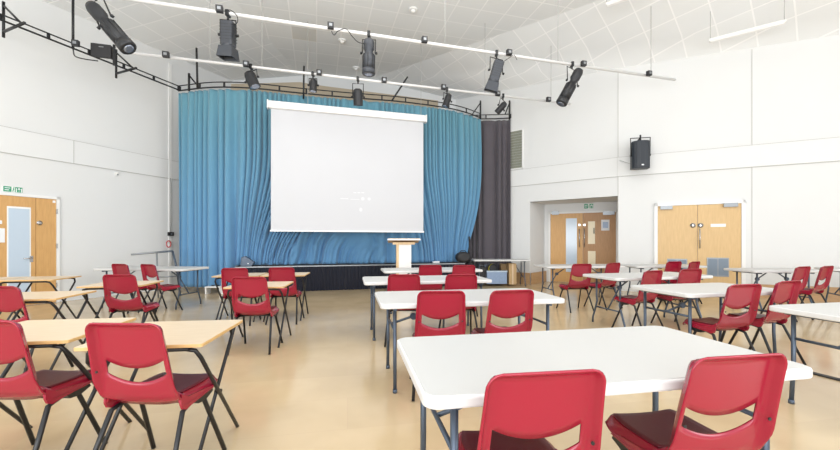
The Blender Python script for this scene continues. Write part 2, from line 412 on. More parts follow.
# exit signs: running figure, arrow panel, figure panel
def exit_sign(W, x0, x1, y0, y1, label):
    t0, z1 = W.th(x0, y0); t1, z0 = W.th(x1, y1)
    z1 = min(z1, 9); w = t1-t0; h = z1-z0
    r = thing('exit_sign', label, 'sign', W.loc(t0, -.001, z0), W.rz)
    b = MB(); b.box((0, -.012, 0), (w, 0, h)); b.build('sign_board', M['white'], r)
    b = MB(); b.box((.02*w, -.014, .06*h), (.42*w, -.012, .94*h)); b.build('green_panel', M['green'], r)
    b = MB(); b.box((.60*w, -.014, .06*h), (.98*w, -.012, .94*h)); b.build('green_panel', M['green'], r)
    def T(x, z): return (x*w, z*h)
    b = MB()     # doorway and lettering bar on the first panel, arrow pointing up on the other, figure between
    def q(pp, y=-.0155): b.poly([(x*w, y, z*h) for x, z in pp])
    q([(.08, .62), (.36, .62), (.36, .74), (.08, .74)]); q([(.08, .28), (.30, .28), (.30, .42), (.08, .42)])
    q([(.64, .1), (.69, .1), (.69, .75), (.64, .75)]); q([(.90, .1), (.95, .1), (.95, .75), (.90, .75)])
    q([(.79, .15), (.81, .15), (.81, .6), (.79, .6)]); q([(.72, .55), (.88, .55), (.80, .88)])
    b.build('white_symbols', M['paper'], r)
    b = MB()
    def q2(pp): b.poly([(x*w, -.0135, z*h) for x, z in pp])
    q2([(.45, .1), (.48, .1), (.53, .5), (.50, .55)]); q2([(.50, .5), (.57, .5), (.55, .75), (.50, .75)]); q2([(.52, .8), (.57, .8), (.57, .95), (.52, .95)]); q2([(.53, .1), (.56, .1), (.55, .5), (.52, .5)])
    b.build('running_figure', M['green'], r)
exit_sign(WL, 2.5, 22.5, 185.5, 193.3, 'green and white exit sign above the left oak door')
exit_sign(WR, 584, 593.5, 203.8, 208.6, 'small green exit sign above the recessed double doors')

# louvre vent in wall A
t0, z1 = WA.th(511.5, 131); t1, z0 = WA.th(523.3, 168.5)
t0 -= .4
r = thing('louvre_vent', 'grey-green louvred vent high beside the grey curtain', 'vent', WA.loc(t0, 0, z0), WA.rz)
b = MB(); w = t1-t0; h = z1-z0
for (x0, x1, a0, a1) in ((0, w, 0, .03), (0, w, h-.03, h), (0, .03, 0, h), (w-.03, w, 0, h)): b.box((x0, -.03, a0), (x1, 0, a1))
b.build('frame', M['white'], r)
b = MB(); n = 14
for i in range(n):
    z = .03+(h-.06)*i/n; b.poly([(.03, -.022, z), (w-.03, -.022, z), (w-.03, -.004, z+(h-.06)/n), (.03, -.004, z+(h-.06)/n)])
b.build('louvre_blades', M['louvre'], r)

# wall speaker on right wall
t, zt = WB.th(639.5, 144.5); t2, zb = WB.th(639.5, 171)
M['spk'] = mat('blue_black_cabinet', (.020, .026, .036), .45)
r = thing('hall_loudspeaker', 'black loudspeaker in a yoke bracket high on the right wall', 'loudspeaker', WB.loc(t, -.30, (zt+zb)/2), WB.rz+.25)
h = (zt-zb)/2
b = MB(); b.prism([(-.19, .12), (.19, .12), (.195, -.05), (.165, -.105), (.11, -.14), (.04, -.158), (-.04, -.158), (-.11, -.14), (-.165, -.105), (-.195, -.05)], -h, h); b.build('cabinet', M['spk'], r, bevel=.012)
b = MB(); b.prism([(-.168, -.107), (-.112, -.144), (-.04, -.163), (.04, -.163), (.112, -.144), (.168, -.107)], -h+.04, h-.03); b.build('grille', M['spk'], r)
b = MB(); b.tube([(-.205, 0, -.0), (-.215, 0, h+.09), (.215, 0, h+.09), (.205, 0, 0)], .014, 6); b.tube([(0, 0, h+.09), (0, .3, h+.05)], .02, 6); b.tube([(0, .0, h+.0), (0, 0, h+.16)], .02, 6); b.build('yoke_bracket', M['black'], r)
for s in (-1, 1):
    b = MB(); b.lathe([(.03, 0), (.03, .03)], Matrix.Translation((s*.19, 0, 0)) @ Matrix.Rotation(s*PI/2, 4, 'Y'), 12); b.build('knob', M['black'], r)
b = MB(); b.cbox((0, -.165, -h+.07), (.05, .004, .03)); b.build('badge', M['paper'], r)
b = MB()
q0 = WB.loc(WB.t(619.5), -.03, WB.th(619.5, 160.5)[1]); q1 = WB.loc(t, -.2, zb+.12)
b.tube([q0, q0.lerp(q1, .5)-V(0, 0, .03), q1], .006, 6); tag(b.build('speaker_cable', M['wire']), 'thin cable running from the wall joint to the black wall speaker', 'cable')

# ------------------------------------------------------------------ chair (faces +y)
def rr2(x): return x
def make_chair(name, label, loc, rz):
    r = thing(name, label, 'chair', loc, rz, None)
    # backrest with a crescent slot
    zt = lambda a: .612+.044*(a/.76)**2
    zb = lambda a: .536+.048*(a/.76)**2
    prof = lambda z: -.158-.085*((z-.43)/.42)**1.15       # centre line of the back, leaning rearward
    def pos(a, z, top=.85):
        W = .203-.016*sstep(.5, .85, z)
        k = max(0, (z-(top-.05))/.05); W -= .05*(1-math.sqrt(max(0, 1-k*k)))*1.0
        rim = sstep(.88, 1.0, abs(a)); rimt = sstep(top-.026, top, z)
        y = prof(max(z, .43))+.9*max(0, .455-z)-.036*max(rim*sstep(.43, .56, z), rimt)
        return (a*W, y, z)
    b = MB(); nu = 33
    A = [-1+2*i/(nu-1) for i in range(nu)]
    A = [-1, -.97, -.93, -.88]+[-.82+.82*2*i/24 for i in range(25)]+[.88, .93, .97, 1]
    low, up = 6, 12
    G = []
    for a in A:
        ac = max(-.76, min(.76, a)); z0, z1 = zb(ac), zt(ac)
        botz = .402+.040*abs(a)**3
        col = [botz+(z0-botz)*j/low for j in range(low+1)]+[z1+(.85-z1)*(1-(1-j/up)**1.5) for j in range(up+1)]
        G.append([b.v(pos(a, z)) for z in col])
    for i in range(len(A)-1):
        inner = abs(A[i]) < .76 and abs(A[i+1]) < .76
        for j in range(low+up+1):
            if j == low and inner: continue
            f = b.bm.faces.new([G[i][j], G[i+1][j], G[i+1][j+1], G[i][j+1]]); f.smooth = True
    bk = b.build('backrest', M['red'], r); solid(bk, .007, 0)
    for s in (-1, 1):
        b = MB(); y = prof(.60); b.lathe([(.006, 0), (.006, .004)], Matrix.Translation((s*.172, y-.034, .600)) @ Matrix.Rotation(PI/2, 4, 'X'), 10); b.build('rivet', M['black'], r)
    # seat shell with down-turned flanges
    def seat(u, v):
        x = (u*2-1); y = -.150+.385*v
        W = .203+.004*math.sin(v*PI)-.010*sstep(.6, 1, v)-.085*(1-math.sqrt(max(0, 1-max(0, (v-.66)/.34)**2)))
        edge = sstep(.80, 1, abs(x))
        z = .447+.012*x*x-.05*edge*(1-.35*v)-.045*sstep(.86, 1, v)+.030*sstep(.16, 0, v)*(1-edge)
        z -= .008*math.sin(v*PI)
        return (x*W, y, z)
    b = MB(); b.grid(37, 33, seat); st = b.build('seat', M['red'], r); solid(st, .007, 0)
    def pad(u, v):
        p = seat(.105+u*.79, .12+v*.80); return (p[0], p[1], p[2]+.007)
    b = MB(); b.grid(13, 13, pad); pd = b.build('seat_pad', M['darkred'], r); solid(pd, .006, 0)
    # side gussets (part of shell) and black hub brackets
    for s in (-1, 1):
        b = MB()
        m = Matrix(((0, 0, s, 0), (1, 0, 0, 0), (0, 1, 0, 0), (0, 0, 0, 1)))
        b.prism([(-.150, .47), (-.10, .44), (.06, .425), (.12, .405), (.0, .395), (-.07, .388), (-.115, .380), (-.142, .392), (-.155, .42)], .192, .203, m)
        b.build('side_flange', M['red'], r)
        b = MB(); b.prism([(-.03, .388), (.11, .405), (.12, .385), (.05, .36), (-.01, .365)], .155, .196, m); b.build('leg_bracket', M['black'], r)
        b = MB(); b.tube([(s*.175, -.02, .395), (s*.188, -.125, .372), (s*.222, -.285, .004)], .0125, 8); b.build('leg', M['black'], r)
        b = MB(); b.tube([(s*.175, -.02, .395), (s*.182, .05, .372), (s*.218, .195, .004)], .0125, 8); b.build('leg', M['black'], r)
    b = MB(); b.tube([(-.175, .05, .385), (.175, .05, .385)], .011, 8); b.tube([(-.175, -.03, .385), (.175, -.03, .385)], .011, 8); b.build('seat_frame', M['black'], r)
    return r
CHG = 'red plastic chairs'
chair0 = None
def chair(px0, px1, py, yaw, label, Y=None, w=.0):
    """px0..px1: extent of the top of the back; py its row"""
    global chair0
    px = (px0+px1)/2; p = P(px, py, .843)
    if Y: p = Vector(((px-CX)*Y/F, Y, 0))
    a = math.radians(yaw); off = Vector((math.sin(a)*.27, -math.cos(a)*.27, 0))   # the top of the back sits behind the origin
    loc = Vector((p.x, p.y, 0))-off
    if chair0 is None:
        chair0 = make_chair('chair', label, loc, a); chair0['group'] = CHG; return chair0
    return dup(chair0, loc, a, label)
chair(484, 612, 373.5, 8, 'red plastic chair in the centre foreground, cut by the bottom of the photo')
chair(694, 789, 357, 9, 'red plastic chair turned at the right end of the nearest white table')
chair(418, 465, 291.7, 4, 'left red chair at the second white table of the middle column')
chair(491, 534, 291, 12, 'right red chair at the second white table of the middle column')
chair(387, 421, 275, 2, 'left red chair at the third white table of the middle column')
chair(446, 477, 274.8, 5, 'right red chair at the third white table of the middle column')
chair(418, 443, 265.4, 2, 'left red chair at the farthest white table of the middle column')
chair(452, 476, 265.5, 4, 'right red chair at the farthest white table of the middle column')
chair(84, 161, 324.5, -3, 'large red chair pushed under the nearest right-hand wooden exam desk on the left')
chair(-60, 19, 322, 0, 'red chair at the nearest wooden desk, cut by the left edge of the photo')
chair(-25, 19, 287, 0, 'red chair half hidden behind the nearest wooden desk at the left edge')
chair(102, 136, 275.2, 3, 'red chair with back slot beside the small beech desk, left middle')
chair(231, 267, 277.5, 4, 'nearest of the three red chairs clustered before the stage')
chair(221, 248, 268.5, 5, 'red chair behind on the left of the three chairs before the stage')
chair(268, 295, 268, 4, 'red chair behind on the right of the three chairs before the stage')
chair(111.3, 127, 264.3, -17, 'far red chair partly behind the slotted red chair, near the left wall')
chair(140.5, 154, 264.6, -23, 'far red chair under the white folding table next to the left wall')
chair(728, 764, 285, 13, 'red chair with shiny slot in front of the right-hand long table, nearer of its pair')
chair(778, 802, 281.5, 20, 'red chair behind the right edge table, back turned sideways')
chair(645, 663, 271, 25, 'red chair before the second right table, left of its pair')
chair(681, 702, 269.5, 13, 'red chair before the second right table, right of its pair')
chair(572, 592, 264.2, 9, 'red chair with tan slot in front of the brown recessed doors')
chair(607, 621, 263.2, 28, 'red chair half hidden just right of the recessed doors')
chair(667, 682, 261.8, 16, 'far red chair before the left leaf of the pale double door')
chair(690.5, 700.5, 261.8, 30, 'small far red chair in front of the middle of the pale double door')
chair(797, 811, 266.9, 21, 'far red chair at the right wall, left of the last two')
chair(822.5, 834, 266.3, 24, 'last red chair at the far right beside the wall')

# ------------------------------------------------------------------ folding tables
def rrect(x0, y0, x1, y1, r, n=6):
    out = []
    for cx, cy, a0 in ((x1-r, y1-r, 0), (x0+r, y1-r, 90), (x0+r, y0+r, 180), (x1-r, y0+r, 270)):
        for k in range(n+1):
            a = math.radians(a0+90*k/n); out.append((cx+r*math.cos(a), cy+r*math.sin(a)))
    return out
def make_table(label, loc, rz, L=1.66, D=.76, style='straight', hgt=.74):
    """origin at the near left corner on the floor, +x along the length"""
    r = thing('folding_table', label, 'table', loc, rz, 'white folding tables')
    b = MB(); b.prism(rrect(0, 0, L, D, .055), hgt-.042, hgt-.003)
    b.build('table_rim', M['edge'], r, bevel=.008)
    b = MB(); b.prism(rrect(.012, .012, L-.012, D-.012, .048), hgt-.006, hgt); b.build('tabletop', M['top'], r, bevel=.002)
    for e in (0, 1):
        I = .125 if style == 'straight' else .17; X = I if e == 0 else L-I; sg = 1 if e == 0 else -1
        for y, o in ((.105, -1), (D-.105, 1)):
            b = MB()
            if style == 'straight':
                b.tube([(X, y, hgt-.05), (X, y, .30), (X, y+o*.015, .0)], .015, 8); b.tube([(X, y+o*.014, 0), (X, y+o*.015, .03)], .019, 8)
            else:
                ym = D/2
                b.tube([(X, y-o*.03, hgt-.05), (X, y-o*.03, .42), (X, y-o*.04, .34), (X, y-o*.01, .24), (X, y+o*.05, .08), (X, y+o*.055, 0)], .014, 8)
            b.build('leg', M['gmetal'], r)
        b = MB(); zc = .50 if style == 'straight' else .25
        b.tube([(X, .12, zc), (X, D-.12, zc)], .011, 8); b.build('crossbar', M['gmetal'], r)
        b = MB(); b.tube([(X, .05, hgt-.055), (X, D-.05, hgt-.055)], .013, 8); b.build('leg_hinge_bar', M['gmetal'], r)
        b = MB(); b.tube([(X, D/2, zc), (X+sg*.20, D/2, hgt-.18), (X+sg*.40, D/2, hgt-.05)], .011, 8)
        b.tube([(X+sg*.40, .08, hgt-.055), (X+sg*.40, D-.08, hgt-.055)], .010, 8)
        b.lathe([(.03, -.02), (.03, .02)], Matrix.Translation((X+sg*.20, D/2, hgt-.18)) @ Matrix.Rotation(PI/2, 4, 'X'), 10); b.build('folding_brace', M['gmetal'], r)
    return r
def T(x, y, yaw, label, L=1.66, D=.76, style='straight', hgt=.74):
    return make_table(label, (x, y, 0), math.radians(yaw), L, D, style, hgt)
T(.015, 1.165, 10.5, 'large white folding table in the foreground with a rounded left corner', 1.57, .77)
T(-.31, 2.93, 10.5, 'second white folding table of the middle column, behind the foreground table', 1.61, .78)
T(-.68, 4.55, 10.5, 'third white folding table of the middle column', 1.66, .76)
T(-.60, 6.28, 11, 'farthest white folding table of the middle column, in front of the lectern', 1.76, .76)
T(2.54, 3.52, 12, 'white folding table right of centre behind the foreground table', 1.30, .76)
T(2.83, 2.18, 11, 'white folding table cut off by the right edge of the photo', 1.7, .74)
T(2.67, 5.05, 14, 'second white table of the right side with splayed legs', 1.70, .74, 'wish')
T(2.55, 7.45, 6, 'white table with splayed legs in front of the recessed doors', 1.68, .74, 'wish')
T(4.42, 7.60, 2, 'narrow-looking white table before the pale double door', 1.5, .66, 'wish')
T(5.75, 6.40, 3, 'white table right of the grey door vent by the right wall', 1.3, .66, 'wish')
T(7.50, 6.78, -24, 'grey-legged table at the far right wall, mostly outside the photo', 1.5, .66, 'wish')
T(1.48, 10.25, 0, 'far white trestle table in front of the dark grey curtain', 1.60, .62, 'wish')
T(-6.12, 6.95, -7, 'white folding table near the left wall and blue curtain', 1.85, .74, 'wish')

# ------------------------------------------------------------------ exam desks
desk0 = None
def make_desk(label, loc, rz, L=.67, D=.61, hgt=.71):
    r = thing('exam_desk', label, 'desk', loc, rz, 'wooden folding exam desks')
    b = MB(); b.prism(rrect(0, 0, L, D, .02, 3), hgt-.018, hgt-.001); b.build('desk_edge', M['deskedge'], r, bevel=.002)
    b = MB(); b.prism(rrect(.004, .004, L-.004, D-.004, .018, 3), hgt-.004, hgt); b.build('desktop', M['desktop'], r)
    zc = hgt-.032
    def frame(y0, y1, x0, x1, dy):
        # U-shaped tube under one edge, its two legs crossing to the other side
        k = .05
        for xa, sg in ((x0, 1), (x1, -1)):
            b = MB(); b.tube([(xa+sg*(k+.02), y0, zc), (xa+sg*.02, y0+dy*.006, zc-.010), (xa, y0+dy*.03, zc-.055), (xa, y1, .0)], .0115, 8); b.build('leg', M['black'], r)
        b = MB(); b.tube([(x0+k, y0, zc), (x1-k, y0, zc)], .0115, 8); b.build('top_rail', M['black'], r)
        b = MB(); zz = .10; yy = y1-(y1-y0)*zz/zc; b.tube([(x0, yy, zz), (x1, yy, zz)], .009, 8)
    frame(.03, D-.02, .035, L-.035, 1)
    frame(D-.03, .0, .06, L-.06, -1)
    for xa in (.047, L-.047):
        b = MB(); b.lathe([(.014, -.02), (.014, .02)], Matrix.Translation((xa, D/2, .35)) @ Matrix.Rotation(PI/2, 4, 'Y'), 8); b.build('pivot_bolt', M['black'], r)
    return r
def D_(x, y, yaw, label):
    global desk0
    if desk0 is None: desk0 = make_desk(label, (x, y, 0), math.radians(yaw)); return desk0
    return dup(desk0, (x, y, 0), math.radians(yaw), label)
D_(-1.71, 1.83, 7, 'beech-edged exam desk under which the large red chair is pushed')
D_(-2.53, 1.88, 8, 'beech-edged exam desk at the left edge of the photo, nearest row')
D_(-4.01, 3.29, 12, 'exam desk of the second row at the left edge')
D_(-4.0, 4.33, 12, 'beech desk behind the slotted red chair, left middle')
D_(-2.25, 4.25, 8, 'exam desk behind the nearest of the three chairs before the stage')
D_(-2.47, 5.74, 8, 'exam desk nearest the stage, right of two pushed together')
D_(-3.16, 5.64, 8, 'exam desk nearest the stage, left of two pushed together')
D_(-5.75, 5.03, 12, 'exam desk in front of the left oak door, right of two')
D_(-6.43, 4.89, 12, 'exam desk in front of the left oak door, left of two')

desk0.scale = (.9, 1, 1)
# ------------------------------------------------------------------ curtain rail path
HR = 4.95
def catmull(pts, n=14):
    out = []; Pn = [pts[0]*2-pts[1]]+pts+[pts[-1]*2-pts[-2]]
    for i in range(1, len(Pn)-2):
        for k in range(n):
            t = k/n; p0, p1, p2, p3 = Pn[i-1:i+3]
            out.append(.5*((2*p1)+(-p0+p2)*t+(2*p0-5*p1+4*p2-p3)*t*t+(-p0+3*p1-3*p2+p3)*t**3))
    out.append(pts[-1]); return out
blue_pts = [P(x, y, HR) for x, y in ((178.5, 90.8), (212, 87.3), (250, 88), (300, 93), (350, 97.5), (400, 101.5), (442, 107), (463, 111.5), (480, 117.5))]
blue_path = catmull(blue_pts)
class Path:
    def __init__(s, pts):
        s.p = pts; s.c = [0]
        for a, b in zip(pts, pts[1:]): s.c.append(s.c[-1]+(b-a).length)
        s.L = s.c[-1]
    def at(s, d):
        d = max(0, min(s.L, d))
        import bisect
        i = max(1, min(len(s.p)-1, bisect.bisect_left(s.c, d)))
        a, b = s.p[i-1], s.p[i]; t = (d-s.c[i-1])/max(1e-9, s.c[i]-s.c[i-1])
        tan = (b-a).normalized(); return a.lerp(b, t), Vector((-tan.y, tan.x, 0))
def curtain(name, path, mtl, label, zbot, sweep, fold=.16, amp=.055, nu=700, nv=44, seed=1, top=HR-.06, push=None, wrinkle=None):
    rd = random.Random(seed); ph = [rd.uniform(0, 6.28) for _ in range(6)]
    b = MB(); L = path.L
    def fn(u, v):
        d0 = u*L
        w = d0+.16*math.sin(d0*1.7+ph[0])+.07*math.sin(d0*4.1+ph[1])+.03*math.sin(d0*9.7+ph[5])
        k = 2*PI*w/fold
        drift = sweep(d0/L, v)
        d = d0+drift
        p, n = path.at(d)
        f = math.sin(k)+.45*math.sin(k*.5+ph[2]+v*.8)+.25*math.sin(k*.31+ph[3]+v*2)
        am = amp*(.55+.45*min(1, v*5))*(1+.25*math.sin(d0*2.3+ph[4]))
        z = top+(zbot(d/L)-top)*v
        off = f*am
        if wrinkle: off += wrinkle(d/L, d, z, v)
        if push: off += push(d/L, v)
        q = p+n*off
        tn = Vector((n.y, -n.x, 0)); q = q+tn*(.25*am*math.cos(k)*1.3)
        return (q.x, q.y, z)
    b.grid(nu, nv, fn)
    # hem line of heading tape
    o = b.build(name, mtl, recalc=False); solid(o, .004, 0); return tag(o, label, 'curtain')
bp = Path(blue_path)
# the foot of the curtain: on the floor at the left, on the stage from there on
def zb(f): return .14 if f < .165 else .14+(.66-.14)*sstep(.168, .182, f)
def sweepL(f, v):
    # left drape: straight at its left edge, gathered to the tie point at the right
    tie = .20
    g = sstep(.02, .45, f)
    return -(f-tie*.9)*bp.L*.80*sstep(.30, 1.0, v)**1.7*sstep(.12, .45, f)*.62 if f > tie*.9 else 0
iL = .56
def sub(path, f0, f1, n=160): return Path([path.at(path.L*(f0+(f1-f0)*i/n))[0] for i in range(n+1)])
def zb_at(f0, f1): return lambda f: zb(f0+(f1-f0)*f)
# one continuous cloth: folds fan out below the screen from the two gathers
def sweep(f, v):
    L = bp.L; s = 0
    e = sstep(.25, 1.0, v)**1.5
    if f > .17 and f < .66:        # swept to the left gather
        s = -(f-.17)*L*.52*e*sstep(.66, .46, f)
    if f >= .58:                   # swept to the right gather
        s += (.90-f)*L*(.38 if f < .90 else .60)*e*sstep(.58, .70, f)
    return s
def wr(f, d, z, v):
    g = sstep(.22, .30, f)*sstep(.66, .60, f)*sstep(.45, .75, v)
    q = d-.9*(z-.6)+.25*math.sin(z*3+d)
    return g*(.030*math.sin(2*PI*q/.17)+.03*math.sin(2*PI*q/.29+1)*math.sin(d*2.1))
curtain('stage_curtain', bp, M['blue'], 'wide blue pleated curtain hung around the stage behind the screen', zb, sweep, fold=.15, amp=.055, nu=1500, nv=56, seed=3, push=lambda f, v: .26*sstep(.55, .95, v)*sstep(.15, .22, f)*sstep(.99, .9, f), wrinkle=wr)
dp = Path(catmull([P(481, 117.8, HR)+V(-.55, .22, 0), P(482.5, 117.8, HR)+V(.0, .10, 0), P(497, 118.6, HR), P(510.5, 118, HR)]))
curtain('side_curtain', dp, M['grey_curtain'], 'dark grey pleated curtain right of the blue curtain', lambda f: .05, lambda f, v: 0, fold=.15, amp=.05, nu=240, nv=24, seed=8)

# rails: ladder truss in lengths
def rail(name, pts, label, brackets=True, gap=.095, posts=None):
    pa_ = Path(pts); r = thing(name, label, 'rail', (0, 0, 0))
    n = max(2, int(pa_.L/.2))
    up = [pa_.at(pa_.L*i/n)[0] for i in range(n+1)]
    b = MB(); b.tube([p+V(0, 0, gap) for p in up], .014, 8); b.build('upper_tube', M['black'], r)
    b = MB(); b.tube([p for p in up], .018, 8); b.build('curtain_track', M['black'], r)
    m = max(1, int(pa_.L/.62))
    for i in range(m+1):
        p, nn = pa_.at(pa_.L*i/m); b = MB(); b.cbox((0, 0, 0), (.035, .035, gap), Matrix.Translation(p+V(0, 0, gap/2))); b.build('spacer', M['black'], r)
    return r
L0 = P(0, 19.5, HR)+(P(0, 19.5, HR)-P(180, 90.5, HR)).normalized()*2.5
rail('curtain_rail', [L0-V(0, 0, .0), P(180, 90.5, HR)], 'black double rail running along the left wall to the curtain')
rail('curtain_rail', [p+V(0, 0, 0) for p in blue_path], 'black double rail carrying the blue curtain', gap=.12)
rail('curtain_rail', dp.p, 'short black double rail carrying the grey curtain', gap=.12)
# rail brackets: triangular arms
def bracket(px, py, W, label, sz=.45):
    p = P(px, py, HR); nrm = V(W.n.x, W.n.y, 0)
    dist = (Vector((W.a.x, W.a.y, 0))-V(p.x, p.y, 0)).dot(nrm)
    r = thing('rail_bracket', label, 'bracket', (p.x, p.y, HR), 0)
    D = dist*.5
    b = MB(); b.tube([nrm*(-.25), nrm*D], .024, 6); b.build('arm', M['black'], r)
    b = MB(); b.tube([nrm*(-.16), nrm*D*.95+V(0, 0, sz)], .018, 6); b.build('strut', M['black'], r)
    b = MB(); b.tube([nrm*D+V(0, 0, -.10), nrm*D+V(0, 0, sz+.08)], .022, 6); b.build('wall_plate', M['black'], r)
bracket(17, 26, WL, 'black triangular wall bracket holding the left rail at the photo edge')
bracket(129, 70, WL, 'black triangular wall bracket under the small speaker on the left rail')
def tri(px, py, label, dx=.22, h=.42, Y=None):
    p = P(px, py, HR)+V(0, 0, .1); r = thing('rail_stay', label, 'bracket', p, 0)
    b = MB(); b.tube([(0, 0, -.15), (0, 0, h)], .026, 6); b.build('upright', M['black'], r)
    b = MB(); b.tube([(-dx, -.02, 0), (0, 0, h*.85)], .018, 6); b.build('strut', M['black'], r)
tri(480.5, 117.5, 'black triangular stay where the blue and grey curtains meet', .24, .40)
tri(509.5, 118, 'black triangular stay at the right end of the curtain rail', .14, .42)
tri(189, 89, 'small black stay at the left corner of the curtain rail', -.20, .28)
# drop rods
def rod(p0, p1, r, m, name, label, cat='rod'):
    b = MB(); b.tube([p0, p1], r, 6); o = b.build(name, m); return tag(o, label, cat)
rod(P(197.5, 88, HR), Q(196.5, 48, P(197.5, 88, HR).y), .024, M['black'], 'support_rod', 'black vertical rod above the left corner of the curtain rail')
rod(P(73, 48.5, HR), Q(73, -14, P(73, 48.5, HR).y), .022, M['black'], 'support_rod', 'black vertical rod above the left rail near the hanging spotlight')
rod(P(392, 100.5, HR), Q(407.5, 77, P(392, 100.5, HR).y+.3), .022, M['black'], 'support_rod', 'slanting black rod rising from the rail right of the screen')
yy = P(300, 93, HR).y-.1
rod(Q(303.5, 99, yy), Q(304, 66, yy), .022, M['black'], 'support_rod', 'black vertical rod just above the top left of the screen')

# ------------------------------------------------------------------ lighting bars, lanterns
HB = 4.80
A0, A1 = P(135, 0, HB), P(675, 79.7, HB); A0e = A0+(A0-A1).normalized()*1.6
B0, B1 = P(132, 53, HB), P(570, 103.7, HB)
def on(bar, px):
    a, b_ = bar; k = (px-CX)/F; d = b_-a; t = (k*a.y-a.x)/(d.x-k*d.y); return a+d*t
bA, bB = (A0e, A1), (B0, B1)
b = MB(); b.tube([A0e, A1], .028, 12); tag(b.build('lighting_bar', M['pipe']), 'longer white lighting bar nearest the camera', 'lighting bar')
b = MB(); b.tube([B0, B1], .028, 12); tag(b.build('lighting_bar', M['pipe']), 'white lighting bar nearer the curtain', 'lighting bar')
CZ = 6.5
def wire_up(bar, px, label):
    p = on(bar, px); z = 6.4
    rod(p, V(p.x, p.y, ceilz(p.x, p.y)), .006, M['wire'], 'suspension_wire', label, 'wire')
def ceilz(x, y):
    # lowest facet over the point
    def side(p, q): return (q[0]-p[0])*(y-p[1])-(q[1]-p[1])*(x-p[0])
    def plane(p, q, r_):
        p, q, r_ = map(Vector, (p, q, r_)); n = (q-p).cross(r_-p); return p.z-(n.x*(x-p.x)+n.y*(y-p.y))/n.z
    if side(cd, cf2) > 0: return min(6.5, plane(cd, ck, cr), plane(cd, cr, cf2))
    if side(cc, cf1) < 0: return min(6.5, plane(ca, cb, cc))
    return 6.5
for px in (445, 558, 651): wire_up(bA, px, 'thin wire holding the nearer lighting bar, at %s' % {445: 'its middle', 558: 'the right of the barn-door light', 651: 'its right end'}[px])
for px in (210, 262, 485, 551): wire_up(bB, px, 'thin wire holding the farther lighting bar, %s' % {210: 'above the curtain corner', 262: 'right of the leftmost small lamp', 485: 'left of the last lamp', 551: 'at its right end'}[px])
sk = 0
SL = {221: 'beside the left barn-door light', 331: 'between the left barn-door light and the upright spotlight', 424: 'right of the upright spotlight', 508: 'beside the right barn-door light', 582: 'beside the right black spotlight', 647: 'at the right end of the nearer bar',
      167.5: 'at the left end of the farther bar', 247: 'above the leftmost small lamp', 319.5: 'beside the second small lamp', 384: 'right of the oval front-facing lamp', 443: 'above the small lamp right of the screen', 497: 'above the last small lamp', 547.5: 'at the right end of the farther bar'}
def socket(p, lab, sz=.085):
    r = thing('socket_box', 'small black socket box '+lab, 'socket', p, math.radians(15))
    b = MB(); b.cbox((0, -.03, .0), (sz, .07, sz)); b.build('case', M['blackp'], r, bevel=.006)
    b = MB(); b.cbox((0, -.067, .0), (sz*.5, .006, sz*.45)); b.build('socket_face', M['smetal'], r)
    r['group'] = 'socket boxes on the bars'
for px in (221, 331, 424, 508, 582, 647): socket(on(bA, px)+V(0, -.03, .02), SL[px], .10)
for px in (167.5, 247, 319.5, 384, 443, 497, 547.5): socket(on(bB, px)+V(0, -.03, .02), SL[px], .11)
socket(P(79, 46.5, HR)+V(0, -.05, .02), 'on the left rail', .11)

